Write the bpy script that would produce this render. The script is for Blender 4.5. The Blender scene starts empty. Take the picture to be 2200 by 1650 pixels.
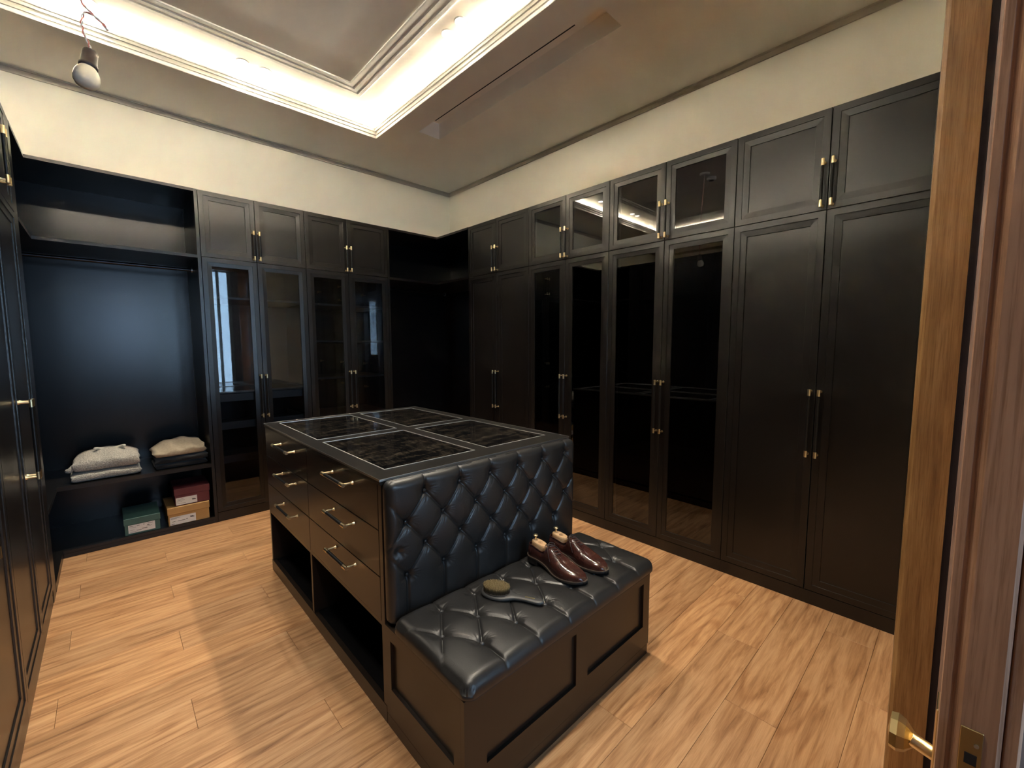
import bpy, bmesh, math, random
from mathutils import Vector, Matrix
random.seed(7)
S = bpy.context.scene
COL = S.collection
R = math.radians

# ---------------------------------------------------------------- camera
cd = bpy.data.cameras.new('camera'); cam = bpy.data.objects.new('camera', cd); COL.objects.link(cam)
S.camera = cam
cd.sensor_width = 36; cd.sensor_fit = 'HORIZONTAL'
cd.lens = 918.65 / 2200 * 36
cd.clip_start = 0.02
yaw, pit, rol = R(43.335), R(-5.146), R(-.146)
fwd = Vector((math.sin(yaw)*math.cos(pit), math.cos(yaw)*math.cos(pit), math.sin(pit)))
rt = Vector((math.cos(yaw), -math.sin(yaw), 0)); up = rt.cross(fwd)
rr = math.cos(rol)*rt + math.sin(rol)*up; uu = -math.sin(rol)*rt + math.cos(rol)*up
M = Matrix((rr, uu, -fwd)).transposed().to_4x4(); M.translation = Vector((-.975, -.333, 1.417))
cam.matrix_world = M

# ---------------------------------------------------------------- world, exposure
W = bpy.data.worlds.new('sky'); S.world = W; W.use_nodes = True
W.node_tree.nodes['Background'].inputs[0].default_value = (.47, .68, 1.0, 1)
W.node_tree.nodes['Background'].inputs[1].default_value = 13.0
S.view_settings.view_transform = 'Standard'; S.view_settings.look = 'None'
S.view_settings.exposure = 0.25; S.view_settings.gamma = 1; S.view_settings.use_curve_mapping = False
LED_POWER = 405.0
SPOT_POWER = 56.0
S.cycles.max_bounces = 10; S.cycles.diffuse_bounces = 8; S.cycles.glossy_bounces = 5; S.cycles.transparent_max_bounces = 12
S.cycles.sample_clamp_indirect = 0; S.cycles.caustics_reflective = False; S.cycles.caustics_refractive = False

# dimensions
XR, YB, XL, ZC, H = 1.734, 3.732, -1.276, 3.35, 2.6
CX0 = -1.876                                 # back of the left-hand cabinet row, which stands free as a divider
WX0, WX1, WY1 = -4.40, 2.334, 4.332        # inner faces of left, right and back walls
WY0 = -.26                                   # inner face of the front wall
HM = 2.102

def area_light(name, size, sy, loc, rot, power, color, portal=False):
    l = bpy.data.lights.new(name, 'AREA'); l.shape = 'RECTANGLE'; l.size = size; l.size_y = sy; l.energy = power; l.color = color
    if portal: l.cycles.is_portal = True
    o = bpy.data.objects.new(name, l); o.location = loc; o.rotation_euler = rot; COL.objects.link(o); return o
area_light('window_portal', 2.0, 2.5, (.0, -2.22, 1.65), (R(90), 0, 0), 1, (1, 1, 1), True)

# ---------------------------------------------------------------- mesh helpers
class MB:
    def __init__(s): s.v = []; s.f = []; s.m = []; s.sm = []
    def add(s, vs, fs, mi=0, smooth=False):
        n = len(s.v); s.v += [tuple(p) for p in vs]
        for f in fs: s.f.append([i+n for i in f]); s.m.append(mi); s.sm.append(smooth)
        return s
    def box(s, x0, x1, y0, y1, z0, z1, mi=0, c=0):
        if c:
            return s.cbox(x0, x1, y0, y1, z0, z1, mi, c)
        return s.add([(x0,y0,z0),(x1,y0,z0),(x1,y1,z0),(x0,y1,z0),(x0,y0,z1),(x1,y0,z1),(x1,y1,z1),(x0,y1,z1)],
            [(0,3,2,1),(4,5,6,7),(0,1,5,4),(1,2,6,5),(2,3,7,6),(3,0,4,7)], mi)
    def cbox(s, x0, x1, y0, y1, z0, z1, mi=0, c=.001):
        bm = bmesh.new(); bmesh.ops.create_cube(bm, size=1)
        for v in bm.verts: v.co = Vector(((x0+x1)/2+v.co.x*(x1-x0), (y0+y1)/2+v.co.y*(y1-y0), (z0+z1)/2+v.co.z*(z1-z0)))
        bmesh.ops.bevel(bm, geom=bm.edges[:], offset=c, segments=1, affect='EDGES')
        bm.verts.index_update()
        s.add([v.co[:] for v in bm.verts], [[v.index for v in f.verts] for f in bm.faces], mi); bm.free(); return s
    def prism(s, poly, z0, z1, mi=0):
        a = sum(poly[i][0]*poly[(i+1)%len(poly)][1]-poly[(i+1)%len(poly)][0]*poly[i][1] for i in range(len(poly)))
        if a < 0: poly = poly[::-1]
        n = len(poly)
        return s.add([(x,y,z0) for x,y in poly]+[(x,y,z1) for x,y in poly],
            [list(range(n))[::-1], list(range(n,2*n))]+[(i,(i+1)%n,n+(i+1)%n,n+i) for i in range(n)], mi)
    def cyl(s, p0, p1, r0, r1=None, n=16, mi=0, smooth=True, cap=True):
        r1 = r0 if r1 is None else r1
        p0, p1 = Vector(p0), Vector(p1); d = (p1-p0).normalized()
        a = d.orthogonal().normalized(); b = d.cross(a)
        vs = []
        for p, r in ((p0,r0),(p1,r1)):
            for i in range(n):
                t = 2*math.pi*i/n; vs.append(p+a*math.cos(t)*r+b*math.sin(t)*r)
        s.add(vs, [(i,(i+1)%n,n+(i+1)%n,n+i) for i in range(n)], mi, smooth)
        if cap: s.add(vs[:n], [list(range(n))[::-1]], mi); s.add(vs[n:], [list(range(n))], mi)
        return s
    def lathe(s, prof, n=24, mi=0, origin=(0,0,0), axis=2):
        vs = []
        for r, z in prof:
            for i in range(n):
                t = 2*math.pi*i/n; vs.append((origin[0]+r*math.cos(t), origin[1]+r*math.sin(t), origin[2]+z))
        fs = [(k*n+i, k*n+(i+1)%n, (k+1)*n+(i+1)%n, (k+1)*n+i) for k in range(len(prof)-1) for i in range(n)]
        return s.add(vs, fs, mi, True)
    def tube(s, pts, r, n=8, mi=0):
        pts = [Vector(p) for p in pts]; vs = []; N = len(pts); a = None
        for k in range(N):
            d = (pts[min(k+1,N-1)]-pts[max(k-1,0)]).normalized()
            if a is None: a = d.orthogonal().normalized()
            else: a = (a-d*a.dot(d)).normalized()
            b = d.cross(a); rk = r[k] if isinstance(r, (list, tuple)) else r
            for i in range(n):
                t = 2*math.pi*i/n; vs.append(pts[k]+a*math.cos(t)*rk+b*math.sin(t)*rk)
        fs = [(k*n+i,k*n+(i+1)%n,(k+1)*n+(i+1)%n,(k+1)*n+i) for k in range(N-1) for i in range(n)]
        s.add(vs, fs, mi, True); s.add(vs[:n], [list(range(n))[::-1]], mi); s.add(vs[-n:], [list(range(n))], mi); return s
    def mesh(s, name, *mats):
        me = bpy.data.meshes.new(name); me.from_pydata(s.v, [], s.f)
        for m in mats: me.materials.append(m)
        me.polygons.foreach_set('material_index', s.m); me.polygons.foreach_set('use_smooth', s.sm)
        me.update(); return me
    def build(s, name, mats, parent=None, loc=None, rot=None):
        if not isinstance(mats, (list, tuple)): mats = [mats]
        return obj(name, s.mesh(name, *mats), parent, loc, rot)
def obj(name, me, parent=None, loc=None, rot=None):
    o = bpy.data.objects.new(name, me); COL.objects.link(o)
    if parent: o.parent = parent
    if loc: o.location = loc
    if rot: o.rotation_euler = rot
    return o
def tag(o, label=None, cat=None, group=None, kind=None):
    if label: o['label'] = label
    if cat: o['category'] = cat
    if group: o['group'] = group
    if kind: o['kind'] = kind
    return o
def thing(name, label, cat, loc=(0,0,0), rz=0, group=None):
    o = bpy.data.objects.new(name, None); COL.objects.link(o); o.location = loc; o.rotation_euler = (0,0,rz); o.empty_display_size = .1
    return tag(o, label, cat, group)
def struct(o): o['kind'] = 'structure'; return o
def smooth(a, b, x): x = max(0, min(1, (x-a)/(b-a))); return x*x*(3-2*x)
def bezier(pts, n=8):
    P = [Vector(p) for p in pts]; out = []
    for i in range(len(P)-1):
        p0 = P[max(i-1,0)]; p1 = P[i]; p2 = P[i+1]; p3 = P[min(i+2,len(P)-1)]
        for k in range(n):
            t = k/n
            out.append(.5*((2*p1)+(-p0+p2)*t+(2*p0-5*p1+4*p2-p3)*t*t+(-p0+3*p1-3*p2+p3)*t**3))
    out.append(P[-1]); return out

# ---------------------------------------------------------------- materials
def mat(name, col=(.5,.5,.5), rough=.5, metal=0, spec=.5, coat=0, coatr=.1):
    m = bpy.data.materials.new(name); m.use_nodes = True
    b = m.node_tree.nodes['Principled BSDF']
    b.inputs['Base Color'].default_value = (*col, 1); b.inputs['Roughness'].default_value = rough; b.inputs['Metallic'].default_value = metal
    b.inputs['Specular IOR Level'].default_value = spec; b.inputs['Coat Weight'].default_value = coat; b.inputs['Coat Roughness'].default_value = coatr
    return m
class G:
    """small wrapper for building node graphs"""
    def __init__(s, m): s.t = m.node_tree; s.b = s.t.nodes.get('Principled BSDF')
    def n(s, ty, ins={}, **kw):
        nd = s.t.nodes.new(ty)
        for k, v in kw.items(): setattr(nd, k, v)
        for k, v in ins.items():
            if isinstance(v, bpy.types.NodeSocket): s.t.links.new(v, nd.inputs[k])
            else: nd.inputs[k].default_value = v
        return nd
    def link(s, a, b): s.t.links.new(a, b)
    def coords(s, scale=(1,1,1), rnd=0, gen='Object'):
        tc = s.n('ShaderNodeTexCoord'); v = tc.outputs[gen]
        if rnd:
            oi = s.n('ShaderNodeObjectInfo')
            c = s.n('ShaderNodeVectorMath', {0: (rnd, rnd*.71, rnd*.37)}, operation='SCALE'); s.link(oi.outputs['Random'], c.inputs['Scale'])
            a = s.n('ShaderNodeVectorMath', {0: v, 1: c.outputs[0]}, operation='ADD'); v = a.outputs[0]
        mp = s.n('ShaderNodeMapping', {'Vector': v, 'Scale': scale}); return mp.outputs[0]
    def noise(s, vec, scale, detail=4, rough=.55, dist=0):
        return s.n('ShaderNodeTexNoise', {'Vector': vec, 'Scale': scale, 'Detail': detail, 'Roughness': rough, 'Distortion': dist}).outputs['Fac']
    def ramp(s, fac, stops):
        r = s.n('ShaderNodeValToRGB', {'Fac': fac}); e = r.color_ramp.elements
        while len(e) < len(stops): e.new(.5)
        for i, (p, c) in enumerate(stops): e[i].position = p; e[i].color = (*c, 1) if len(c) == 3 else c
        return r.outputs['Color']
    def mix(s, f, a, b, mode='MIX'):
        nd = s.n('ShaderNodeMix', data_type='RGBA', blend_type=mode)
        for i, v in ((0,f),(6,a),(7,b)):
            if isinstance(v, bpy.types.NodeSocket): s.link(v, nd.inputs[i])
            else: nd.inputs[i].default_value = v if i == 0 else (*v, 1)
        return nd.outputs[2]
    def math(s, op, a, b=0):
        return s.n('ShaderNodeMath', {0: a, 1: b}, operation=op).outputs[0]
    def bump(s, h, strength=.2, dist=.002):
        b = s.n('ShaderNodeBump', {'Height': h, 'Strength': strength, 'Distance': dist}); s.link(b.outputs[0], s.b.inputs['Normal'])
    def set(s, k, v): s.link(v, s.b.inputs[k])

def m_paint(name, col, rough=.8):
    m = mat(name, col, rough, spec=.3); g = G(m); c = g.coords((1,1,1))
    g.set('Base Color', g.mix(g.noise(c, 2.5, 3), tuple(x*.97 for x in col), tuple(min(1, x*1.03) for x in col)))
    g.bump(g.noise(c, 180, 2), .06, .001); return m
WALL = m_paint('wall_paint', (.83,.80,.68))
CEIL = m_paint('ceiling_paint', (.91,.865,.79))
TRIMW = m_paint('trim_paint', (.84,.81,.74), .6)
TRIML = m_paint('trim_paint_dimmed', (.60,.57,.50), .6)  # darker copy of the trim paint, offsets strong cove light on the lip
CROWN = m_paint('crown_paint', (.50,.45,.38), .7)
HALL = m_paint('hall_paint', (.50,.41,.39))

def m_cab():
    m = mat('black_lacquer', (.0085,.0070,.0060), .31, spec=.5); g = G(m)
    c = g.coords((1,1,1)); n = g.noise(c, 1.7, 1)
    g.set('Roughness', g.n('ShaderNodeMapRange', {0: n, 1: .3, 2: .7, 3: .285, 4: .325}).outputs[0])
    return m
CAB = m_cab()
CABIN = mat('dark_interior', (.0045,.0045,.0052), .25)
def m_fascia():
    m = mat('espresso_lacquer', (.016,.011,.008), .30); g = G(m)
    g.set('Roughness', g.n('ShaderNodeMapRange', {0: g.noise(g.coords(), 1.7, 1), 1: .3, 2: .7, 3: .285, 4: .315}).outputs[0]); return m
FASC = m_fascia()
SHELFM = mat('shelf_lacquer', (.035,.033,.030), .35); TRAYM = mat('tray_grey', (.085,.082,.078), .4)
BRASS = mat('brushed_brass', (.94,.76,.46), .30, 1)
BRASSD = mat('old_brass', (.55,.42,.20), .34, 1)
STEEL = mat('aluminium', (.70,.69,.67), .28, 1)
def m_grip():
    m = mat('knurled_black', (.012,.012,.012), .35, .3); g = G(m)
    w = g.n('ShaderNodeTexWave', {'Vector': g.coords((1,1,1)), 'Scale': 260}, bands_direction='DIAGONAL'); g.bump(w.outputs['Fac'], .3, .0006); return m
GRIP = m_grip()
def m_glass(name, tint, f0=.045, k=1.0, dust=0):
    m = bpy.data.materials.new(name); m.use_nodes = True; t = m.node_tree; t.nodes.remove(t.nodes['Principled BSDF']); g = G(m)
    out = t.nodes['Material Output']
    tr = g.n('ShaderNodeBsdfTransparent', {'Color': (*tint, 1)})
    gl = g.n('ShaderNodeBsdfGlossy', {'Color': (1,1,1,1), 'Roughness': .015})
    fr = g.n('ShaderNodeFresnel', {'IOR': 1.5})
    f = g.math('MULTIPLY', fr.outputs[0], k)
    mx = g.n('ShaderNodeMixShader', {0: f, 1: tr.outputs[0], 2: gl.outputs[0]})
    g.link(mx.outputs[0], out.inputs[0]); return m
GLASSB = m_glass('smoked_glass', (.80,.80,.81), k=1.0)
GLASSR = m_glass('dark_smoked_glass', (.30,.30,.30), k=1.7)
GLASSC = m_glass('clear_glass', (.93,.95,.94))

def m_leather():
    m = mat('black_leather', (.0150,.0142,.0138), .36, spec=.55); g = G(m); c = g.coords()
    v = g.n('ShaderNodeTexVoronoi', {'Vector': c, 'Scale': 420}); n = g.noise(c, 30, 5, .6)
    h = g.math('ADD', g.math('MULTIPLY', v.outputs['Distance'], .5), g.math('MULTIPLY', n, 1.2))
    g.bump(h, .22, .0012)
    g.set('Roughness', g.n('ShaderNodeMapRange', {0: g.noise(c, 8, 3), 1: .3, 2: .7, 3: .32, 4: .44}).outputs[0]); return m
LEATHER = m_leather()

def m_plank():
    m = mat('oak_laminate', (.5,.3,.17), .42, spec=.4); g = G(m)
    oi = g.n('ShaderNodeObjectInfo')
    c1 = g.coords((1.3, 15, 1), 37.0); warp = g.noise(g.coords((2.2,4,1), 37.0), 1.6, 3)
    fine = g.noise(c1, 2.2, 7, .62, .6)
    tc = g.n('ShaderNodeTexCoord')
    off = g.n('ShaderNodeVectorMath', {0: (1.1, .16, 41.0)}, operation='SCALE'); g.link(oi.outputs['Random'], off.inputs['Scale'])
    ctr = g.n('ShaderNodeVectorMath', {0: off.outputs[0], 1: (-.55, -.08, 0)}, operation='ADD')
    pos = g.n('ShaderNodeVectorMath', {0: tc.outputs['Object'], 1: ctr.outputs[0]}, operation='ADD')
    c2 = g.n('ShaderNodeMapping', {'Vector': pos.outputs[0], 'Scale': (1.15, 9.5, 1)}).outputs[0]
    wv = g.n('ShaderNodeTexWave', {'Vector': c2, 'Scale': 1.15, 'Distortion': 3.2, 'Detail': 3, 'Detail Scale': 1.1, 'Detail Roughness': .6}, wave_type='RINGS', rings_direction='Z')
    hair = g.noise(g.coords((4, 170, 1), 11.0), 2.0, 4, .7)
    base = g.ramp(fine, [(.28,(.230,.105,.044)), (.42,(.440,.228,.104)), (.57,(.585,.335,.168)), (.76,(.660,.405,.222))])
    cath = g.ramp(wv.outputs['Fac'], [(.0,(.72,.62,.54)), (.20,(.93,.89,.85)), (.5,(1,1,1)), (1,(1.0,1.0,1.0))])
    msk = g.ramp(warp, [(.44,(.10,.10,.10)), (.66,(.85,.85,.85))])
    col = g.mix(msk, base, g.mix(1.0, base, cath, 'MULTIPLY'))
    col = g.mix(.5, col, g.mix(1.0, col, g.ramp(hair, [(.35,(.72,.66,.6)), (.55,(1.04,1.02,1.0))]), 'MULTIPLY'))
    tone = g.ramp(oi.outputs['Random'], [(0,(.86,.84,.82)), (.5,(1,1,1)), (1,(1.10,1.06,1.0))])
    col = g.mix(1.0, col, tone, 'MULTIPLY')
    g.set('Base Color', col); g.bump(hair, .05, .0008)
    g.set('Roughness', g.n('ShaderNodeMapRange', {0: fine, 1: .3, 2: .7, 3: .5, 4: .38}).outputs[0]); return m
PLANK = m_plank()
JOINT = mat('plank_joint', (.42,.26,.15), .8)
def m_oak(name, a, b, c3):
    m = mat(name, b, .42); g = G(m)
    f = g.noise(g.coords((22, 22, 1.3)), 2.2, 7, .62, .5); pore = g.noise(g.coords((150,150,4)), 2, 4, .7)
    col = g.ramp(f, [(.3,a), (.5,b), (.72,c3)])
    col = g.mix(.7, col, g.mix(1.0, col, g.ramp(pore, [(.36,(.60,.52,.45)), (.52,(1,1,1))]), 'MULTIPLY'))
    g.set('Base Color', col); g.bump(pore, .25, .0012); return m
OAK = m_oak('oak_frame', (.20,.10,.033), (.31,.165,.060), (.42,.245,.10))
OAKD = m_oak('oak_door', (.34,.180,.110), (.47,.270,.170), (.58,.350,.230))
def m_slab():
    m = mat('black_glass_top', (.004,.004,.0045), .05, spec=.5); g = G(m); c = g.coords((1,2.2,1))
    n = g.noise(c, 3.2, 8, .62, 1.6); n2 = g.noise(g.coords((6,2,1)), 9, 6, .7, .8)
    d = g.math('MULTIPLY', n, n2); f = g.ramp(d, [(.22,(0,0,0)), (.50,(1,1,1))])
    sp = g.noise(g.coords((1,1,1)), 140, 1); spk = g.ramp(sp, [(.80,(0,0,0)), (.83,(1,1,1))])
    g.set('Base Color', g.mix(g.math('MULTIPLY', f, .8), (.004,.004,.0045), (.090,.072,.052)))
    g.set('Roughness', g.n('ShaderNodeMapRange', {0: f, 3: .04, 4: .34}).outputs[0]); return m
SLAB = m_slab()
def m_counter():
    m = mat('counter_frame', (.012,.0115,.011), .34, spec=.18); g = G(m)
    n = g.noise(g.coords((14,60,1)), 4, 5, .7)
    g.set('Base Color', g.ramp(n, [(.35,(.007,.0068,.0065)), (.7,(.024,.022,.020))])); return m
COUNTER = m_counter()
def emis(name, col, s):
    m = bpy.data.materials.new(name); m.use_nodes = True; b = m.node_tree.nodes['Principled BSDF']
    b.inputs['Base Color'].default_value = (.8,.8,.8,1); b.inputs['Emission Color'].default_value = (*col,1); b.inputs['Emission Strength'].default_value = s; return m
LED = emis('led_tape', (1.0,.92,.76), LED_POWER)
LENS = emis('downlight_lens', (1.0,.95,.86), 30)
def m_knit(name, c1, c2, scale, rough=.95, cable=False, amp=1.0):
    m = mat(name, c1, rough, spec=.15); g = G(m); c = g.coords((1,1,1))
    b = m.node_tree.nodes['Principled BSDF']; b.inputs['Sheen Weight'].default_value = .25
    n = g.noise(g.coords((1,1,1.6)), scale, 4, .7); f = g.ramp(n, [(.36,c2), (.6,c1)])
    g.set('Base Color', f)
    w = g.n('ShaderNodeTexVoronoi', {'Vector': g.coords((1,1.0,1.8)), 'Scale': 110 if cable else 320})
    g.bump(w.outputs['Distance'], .8*amp, .004 if cable else .0015); return m
GREYK = m_knit('grey_knit', (.56,.52,.45), (.27,.25,.21), 130, cable=True)
CREAM = m_knit('cream_rib', (.72,.69,.60), (.6,.57,.5), 90)
BEIGEK = m_knit('beige_knit', (.42,.34,.24), (.34,.27,.185), 60)
BLACKK = m_knit('charcoal_knit', (.022,.022,.024), (.014,.014,.015), 60)
def m_card(name, col):
    m = mat(name, col, .55); g = G(m); c = g.coords()
    g.set('Base Color', g.mix(g.noise(c, 14, 4), tuple(x*.9 for x in col), tuple(x*1.08 for x in col))); return m
GREEN = m_card('green_card', (.060,.135,.118)); TAN = m_card('tan_card', (.47,.27,.095)); BURG = m_card('burgundy_card', (.120,.022,.028))
PAPER = m_card('label_paper', (.78,.78,.77)); INK = mat('label_ink', (.12,.12,.12), .7)
def m_shoe():
    m = mat('burgundy_leather', (.06,.018,.013), .16, spec=.5, coat=.5, coatr=.08); g = G(m); c = g.coords()
    n = g.noise(c, 16, 4, .6)
    col = g.ramp(n, [(.3,(.020,.007,.006)), (.55,(.050,.0165,.012)), (.8,(.095,.032,.020))])
    g.set('Base Color', col); g.bump(g.noise(c, 300, 2), .03, .0004); return m
SHOE = m_shoe()
SOLE = mat('sole_leather', (.012,.010,.009), .35); WELT = mat('welt_leather', (.085,.060,.045), .4)
LACE = mat('waxed_lace', (.020,.009,.007), .45)
def m_cedar():
    m = mat('cedar', (.62,.40,.22), .5); g = G(m)
    f = g.noise(g.coords((60,8,60)), 3, 4); g.set('Base Color', g.ramp(f, [(.35,(.50,.29,.14)), (.65,(.70,.47,.27))])); return m
CEDAR = m_cedar(); BURN = mat('burnt_stamp', (.22,.12,.06), .7)
BRUSHB = mat('brush_body', (.045,.044,.043), .42)
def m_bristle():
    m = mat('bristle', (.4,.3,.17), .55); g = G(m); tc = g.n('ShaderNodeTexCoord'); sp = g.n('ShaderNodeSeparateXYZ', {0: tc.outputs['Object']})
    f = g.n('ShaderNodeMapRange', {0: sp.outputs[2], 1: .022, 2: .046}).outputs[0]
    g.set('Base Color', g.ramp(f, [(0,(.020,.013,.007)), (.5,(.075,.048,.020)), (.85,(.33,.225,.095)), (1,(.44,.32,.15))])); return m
BRISTLE = m_bristle(); PAD = mat('bristle_pad', (.035,.026,.018), .7)
GOLD = mat('gold_print', (.75,.60,.28), .35, 1)
WIRE = mat('red_wire', (.60,.20,.17), .5); WIREW = mat('white_wire', (.75,.70,.68), .5)
SOCK = mat('bakelite', (.065,.050,.048), .4); BULB = mat('opal_bulb', (.80,.74,.60), .22, spec=.5)
PLAST = mat('white_plastic', (.75,.73,.70), .45); DARK = mat('dark_void', (.012,.010,.009), .8)
GAPSHADE = mat('gap_shade', (.022,.010,.008), .7)  # painted shade of the gap between jamb stop and door leaf

# ---------------------------------------------------------------- room shell
def add_wall(name, m, *boxes):
    b = MB()
    for x in boxes: b.box(*x)
    return struct(b.build(name, m))
FY0 = -.42
add_wall('wall_back', WALL, (WX0-.1, WX1+.1, WY1, WY1+.1, 0, 3.6))
add_wall('wall_right', WALL, (WX1, WX1+.1, WY0, WY1, 0, 3.6))
add_wall('wall_left', WALL, (WX0-.1, WX0, WY0, WY1, 0, 3.6))
add_wall('wall_front', WALL, (.82, WX1+.1, FY0, WY0, 0, 3.6), (WX0-.1, -1.30, FY0, WY0, 0, 3.6), (-1.30, .82, FY0, WY0, 2.78, 3.6))
# ceiling: lower soffit with tray opening and air slot, trough, upper ceiling
TX0, TX1, TY0, TY1 = -3.05, .979, .42, 3.581
AX0, AX1, AY0, AY1 = 1.205, 1.425, 1.23, 3.20
ZU, ZT = 3.51, 3.405
b = MB()
b.box(WX0-.1, WX1+.1, WY0-.1, TY0, ZC, ZT); b.box(WX0-.1, WX1+.1, TY1, WY1+.1, ZC, ZT); b.box(WX0-.1, TX0, TY0, TY1, ZC, ZT)
b.box(TX1, AX0, TY0, TY1, ZC, ZT); b.box(AX1, WX1+.1, TY0, TY1, ZC, ZT); b.box(AX0, AX1, TY0, AY0, ZC, ZT); b.box(AX0, AX1, AY1, TY1, ZC, ZT)
tw = .20    # trough width behind the lip
b.box(TX0-tw-.02, TX0-tw, TY0-tw, TY1+tw, ZT, ZU); b.box(TX1+tw, TX1+tw+.02, TY0-tw, TY1+tw, ZT, ZU)
b.box(TX0-tw-.02, TX1+tw+.02, TY0-tw-.02, TY0-tw, ZT, ZU); b.box(TX0-tw-.02, TX1+tw+.02, TY1+tw, TY1+tw+.02, ZT, ZU)
b.box(WX0-.1, WX1+.1, WY0-.1, WY1+.1, ZU, ZU+.1)
# walls of the air recess
b.box(AX0-.01, AX0, AY0, AY1, ZT, 3.49); b.box(AX1, AX1+.01, AY0, AY1, ZT, 3.49); b.box(AX0, AX1, AY0-.01, AY0, ZT, 3.49); b.box(AX0, AX1, AY1, AY1+.01, ZT, 3.49); b.box(AX0-.01, AX1+.01, AY0-.01, AY1+.01, 3.49, ZU)
struct(b.build('ceiling', CEIL))
def ring_sweep(b, prof, x0, x1, y0, y1, sgn):
    """sweep a profile [(inset, z)] round a rectangle; inset grows towards the middle when sgn=+1"""
    rows = []
    for d, z in prof:
        e = d*sgn; rows.append([(x0+e,y0+e,z),(x1-e,y0+e,z),(x1-e,y1-e,z),(x0+e,y1-e,z)])
    n = len(rows)
    vs = [p for r in rows for p in r]
    fs = [(k*4+i, k*4+(i+1)%4, (k+1)*4+(i+1)%4, (k+1)*4+i) for k in range(n-1) for i in range(4)]
    b.add(vs, fs); return b
# lip moulding: three stepped fillets on the inner edge of the opening
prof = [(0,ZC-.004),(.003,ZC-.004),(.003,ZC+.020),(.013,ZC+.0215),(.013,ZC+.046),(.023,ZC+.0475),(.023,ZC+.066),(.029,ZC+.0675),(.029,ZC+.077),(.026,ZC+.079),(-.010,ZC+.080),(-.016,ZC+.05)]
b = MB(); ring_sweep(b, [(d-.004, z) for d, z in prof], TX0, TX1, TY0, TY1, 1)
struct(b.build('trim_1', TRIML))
# applied picture-frame moulding on the upper ceiling
MX1, MY1 = .712, 3.312; MX0, MY0 = TX0+(TX1-MX1), TY0+(TY1-MY1)
mp = [(0,ZU+.001),(0,ZU-.006),(.008,ZU-.0095),(.036,ZU-.010),(.041,ZU-.002),(.054,ZU-.002),(.059,ZU-.010),(.088,ZU-.0105),(.093,ZU-.002),(.106,ZU-.002),(.111,ZU-.010),(.140,ZU-.011),(.146,ZU-.009),(.146,ZU+.001)]
b = MB(); ring_sweep(b, mp, MX0, MX1, MY0, MY1, 1); struct(b.build('trim_2', TRIMW))
# taupe crown strip along the walls
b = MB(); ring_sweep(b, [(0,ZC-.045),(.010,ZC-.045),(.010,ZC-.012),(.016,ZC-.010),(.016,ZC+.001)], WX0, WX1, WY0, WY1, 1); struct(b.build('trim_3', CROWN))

# LED tape in the four troughs
def led(x0, x1, y0, y1, label):
    t = thing('led_strip', label, 'light', ((x0+x1)/2, (y0+y1)/2, ZT+.001), 0, 'cove light strips')
    hx, hy = (x1-x0)/2, (y1-y0)/2
    MB().box(-hx, hx, -hy, hy, 0, .066).build('channel', STEEL, t)
    MB().box(-hx+.001, hx-.001, -hy+.001, hy-.001, .0665, .071).build('diffuser', LED, t)
q = .13
led(TX0-q, TX1+q, TY1+q-.006, TY1+q+.006, 'glowing cove light strip hidden behind the back ceiling lip')
led(TX1+q-.006, TX1+q+.006, TY0-q, TY1+q-.012, 'glowing cove light strip hidden behind the right ceiling lip')
led(TX0-q-.006, TX0-q+.006, TY0-q, TY1+q-.012, 'glowing cove light strip hidden behind the left ceiling lip')
led(TX0-q+.012, TX1+q-.012, TY0-q-.006, TY0-q+.006, 'glowing cove light strip hidden behind the front ceiling lip nearest the door')

# downlights in pairs
def downlight(x, y, label, grp):
    t = thing('downlight', label, 'light', (x, y, ZU), 0, grp)
    MB().lathe([(.047,0),(.047,-.003),(.042,-.005),(.036,-.003),(.034,0)], 28).build('trim_ring', PLAST, t)
    MB().lathe([(.034,-.0015),(.018,-.0035),(.0005,-.004)], 24).build('lens', LENS, t)
    l = bpy.data.lights.new('downlight_beam', 'SPOT'); l.energy = SPOT_POWER; l.spot_size = R(105); l.spot_blend = .9; l.shadow_soft_size = .035; l.color = (1,.90,.74)
    o = bpy.data.objects.new('downlight_beam', l); COL.objects.link(o); o.parent = t; o.location = (0,0,-.012)
DLX, DLY = .828, 3.478
for x, y, s in ((-1.075,DLY,'left one of the pair above the hanging bulb'), (-.925,DLY,'right one of the pair above the hanging bulb'),
                (-.113,DLY,'left one of the pair along the back ceiling band'), (.037,DLY,'right one of the pair along the back ceiling band'),
                (-1.94,DLY,'left one of the pair mirrored in the upper glass doors'), (-1.79,DLY,'right one of the pair mirrored in the upper glass doors')):
    downlight(x, y, 'small round recessed downlight, '+s, 'recessed downlights')
for y, s in ((2.20,'farther one of the pair along the right ceiling band'), (2.05,'nearer one of the pair along the right ceiling band'),
             (1.17,'farther one of the added unseen pair above the bench'), (1.02,'nearer one of the added unseen pair above the bench')):  # pair above the bench is added out of view to brighten the right side
    downlight(DLX, y, 'small round recessed downlight, '+s, 'recessed downlights')
LX = TX0+(TX1-DLX)
for y, s in ((2.12,'farther one of the pair on the far left ceiling band'), (1.97,'nearer one of the pair on the far left ceiling band')):
    downlight(LX, y, 'small round recessed downlight, '+s, 'recessed downlights')
FYL = TY0+(TY1-DLY)
for x, s in ((-1.075,'left one of the middle pair nearest the doorway'), (-.925,'right one of the middle pair nearest the doorway'),
             (-.113,'left one of the right pair on the band nearest the doorway'), (.037,'right one of the right pair on the band nearest the doorway')):
    downlight(x, FYL, 'small round recessed downlight, '+s, 'recessed downlights')
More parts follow.
